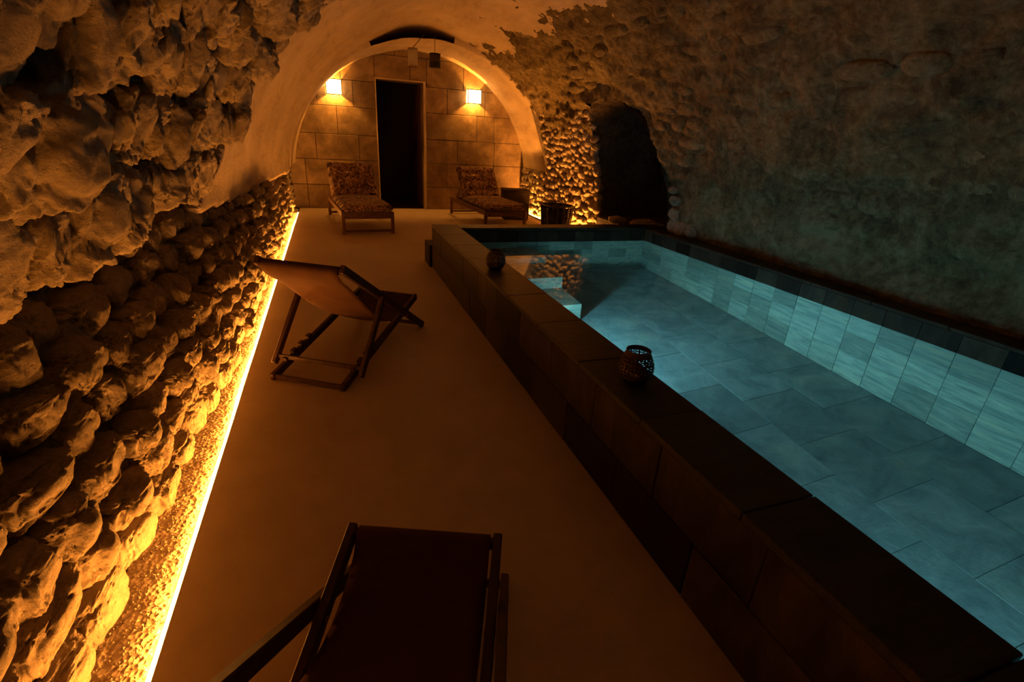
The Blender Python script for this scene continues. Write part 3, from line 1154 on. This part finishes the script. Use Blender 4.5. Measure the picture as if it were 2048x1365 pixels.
L1 = lounger('sun lounger with mottled fur-print cushion beside the doorway and rubble wall', (.505, 7.86), math.radians(5.5))
L2 = copy_tree(L1)
L2['label'] = 'sun lounger with mottled fur-print cushion beside the dark cube table'
L2.location = (2.80, 8.12, 0)
L2.rotation_euler = (0, 0, math.radians(4.5))

# ------------------------------------------------------------------ cube table, basket
r = empty('side_table', 'dark wooden cube side table standing behind the lounger near the pier', 'side table', (3.42, 9.45, 0), math.radians(-9))
MB().box((-.25, -.22, .03), (.25, .22, .535), .006).build('carcass', MAT['box_wood'], r)
MB().box((-.26, -.23, .535), (.26, .23, .565), .005).build('tabletop', MAT['box_wood'], r)
MB().box((-.235, -.225, .0), (.235, .21, .03), .003).build('plinth', MAT['box_wood'], r)

r = empty('basket', 'dark lacquered round basket standing at the foot of the cobbled pier', 'basket', (3.50, 7.60, 0))
nseg = 40
prof = [(.0, .012), (.20, .012)]
for i in range(27):
    z = .012 + .018 * i
    prof.append((.215 + .045 * (z / .5) + (.006 if i % 2 else -.003), z))
prof += [(.262, .50), (.25, .50)]
for i in range(13):
    z = .49 - .035 * i
    prof.append((.205 + .045 * z / .5 - .008, z))
prof += [(.19, .04), (0, .04)]
bk = MB().lathe(prof, nseg)
for i, v in enumerate(bk.v):
    k = i % nseg
    rr = Vector((v[0], v[1], 0))
    s = 1 + (.018 if ((k // 2 + (i // nseg)) % 2) else -.012)
    bk.v[i] = (v[0] * s, v[1] * s, v[2])
bk.build('weave', MAT['basket'], r)
MB().tube([(.262 * cos(a * pi / 18), .262 * sin(a * pi / 18), .507) for a in range(37)], .014, 8, False).build('rim', MAT['basket'], r, True)
st = MB()
for k in range(20):
    a = 2 * pi * k / 20
    st.tube([(.222 * cos(a), .222 * sin(a), .01), (.268 * cos(a), .268 * sin(a), .5)], .008, 6)
st.build('stakes', MAT['basket'], r)
for k in range(2):
    a = 1.1 + k * pi
    h = MB().tube([(.27 * cos(a + q * .12), .27 * sin(a + q * .12), .5 + .05 * cos(q * pi / 4)) for q in (-2, -1, 0, 1, 2)], .009, 8)
    h.build('handle', MAT['basket'], r, True)

# ------------------------------------------------------------------ perforated candle pots on the coping
def pot(label, x, y):
    r = empty('candle_pot', label, 'candle holder', (x, y, ZR), 0, 'pierced candle pots on the coping')
    n = 60
    nz = 28
    prof = []
    for i in range(nz + 1):
        t = i / nz
        rr = .048 + .032 * sin(pi * min(1, t * 1.02) ** .85) ** .8 if t < .98 else .052
        rr = max(.05, rr)
        prof.append((rr, .004 + .146 * t))
    def keep(i, k):
        if i < 7 or i > nz - 4:
            return True
        u, v = k % 6, (i - 7) % 6
        du, dv = abs(u - 2), abs(v - 2)
        petal = (du, dv) in ((1, 1), (1, 2), (2, 1))
        corner = u == 5 and v != 5 and v % 2 == 0
        return not (petal or corner)
    body = MB().lathe(prof, n, keep)
    body.lathe([(0, .004), (.05, .004)], n)
    inner = [(a - .003, z) for a, z in prof]
    b2 = MB().lathe(inner, n, keep)
    b2.f = [q[::-1] for q in b2.f]
    body.add(b2.v, b2.f)
    body.build('body', MAT['pot_metal'], r, True)
    MB().tube([(.052 * cos(a * pi / 20), .052 * sin(a * pi / 20), .15) for a in range(41)], .004, 8, False).build('rim', MAT['pot_metal'], r, True)
    MB().lathe([(0, .0), (.047, 0), (.05, .006), (0, .006)], 32).build('foot', MAT['pot_metal'], r)
    MB().lathe([(0, .008), (.019, .008), (.019, .022), (0, .022)], 20).build('tealight', MAT['wax'], r)
    return r
pot('pierced dark metal candle pot on the pool coping, closer to the viewpoint', 1.232, 1.68)
pot('round dark candle pot on the coping near the pool steps', 1.205, 3.70)

# ------------------------------------------------------------------ hanging lanterns
r = empty('hanging_lantern', 'clear glass cylinder lantern hanging from the vault before the doorway', 'lantern', (1.40, 9.05, 2.46))
MB().lathe([(.078, .01), (.078, .25), (.074, .25), (.074, .01)], 28).build('glass', MAT['glass'], r, True)
MB().lathe([(0, 0), (.085, 0), (.085, .012), (0, .012)], 28).build('base_plate', MAT['brass'], r)
MB().lathe([(0, .255), (.08, .25), (.08, .262), (.02, .275), (0, .275)], 28).build('lid', MAT['brass'], r)
MB().tube([(0, 0, .27), (.07, .0, .34), (.185, .03, .47)], .005, 6).build('cord', MAT['cord'], r)
MB().lathe([(0, .012), (.03, .012), (.03, .1), (0, .1)], 20).build('candle', MAT['wax'], r)
r = empty('hanging_lantern', 'dark boxy lantern on a straight cord below the vault crown', 'lantern', (1.757, 9.05, 2.478))
MB().lathe([(0, 0), (.09, 0), (.095, .01), (.095, .085), (0, .085)], 28).build('base', MAT['black_metal'], r)
MB().lathe([(.088, .086), (.088, .19), (.082, .19), (.082, .086)], 28).build('shade', MAT['cord'], r, True)
MB().lathe([(.0, .19), (.094, .19), (.09, .205), (.02, .215), (0, .215)], 28).build('cap', MAT['black_metal'], r)
MB().tube([(0, 0, .21), (0, 0, .48)], .004, 6).build('cord', MAT['cord'], r)

# tealight in the recess
r = empty('tealight', 'tiny burning tealight on the stone ledge of the dark recess', 'candle', (4.24, 6.0, .42))
MB().lathe([(0, 0), (.02, 0), (.02, .018), (0, .016)], 16).build('cup', MAT['brass'], r)
MB().lathe([(0, .018), (.007, .024), (.006, .034), (0, .048)], 10).build('flame', MAT['flame'], r)
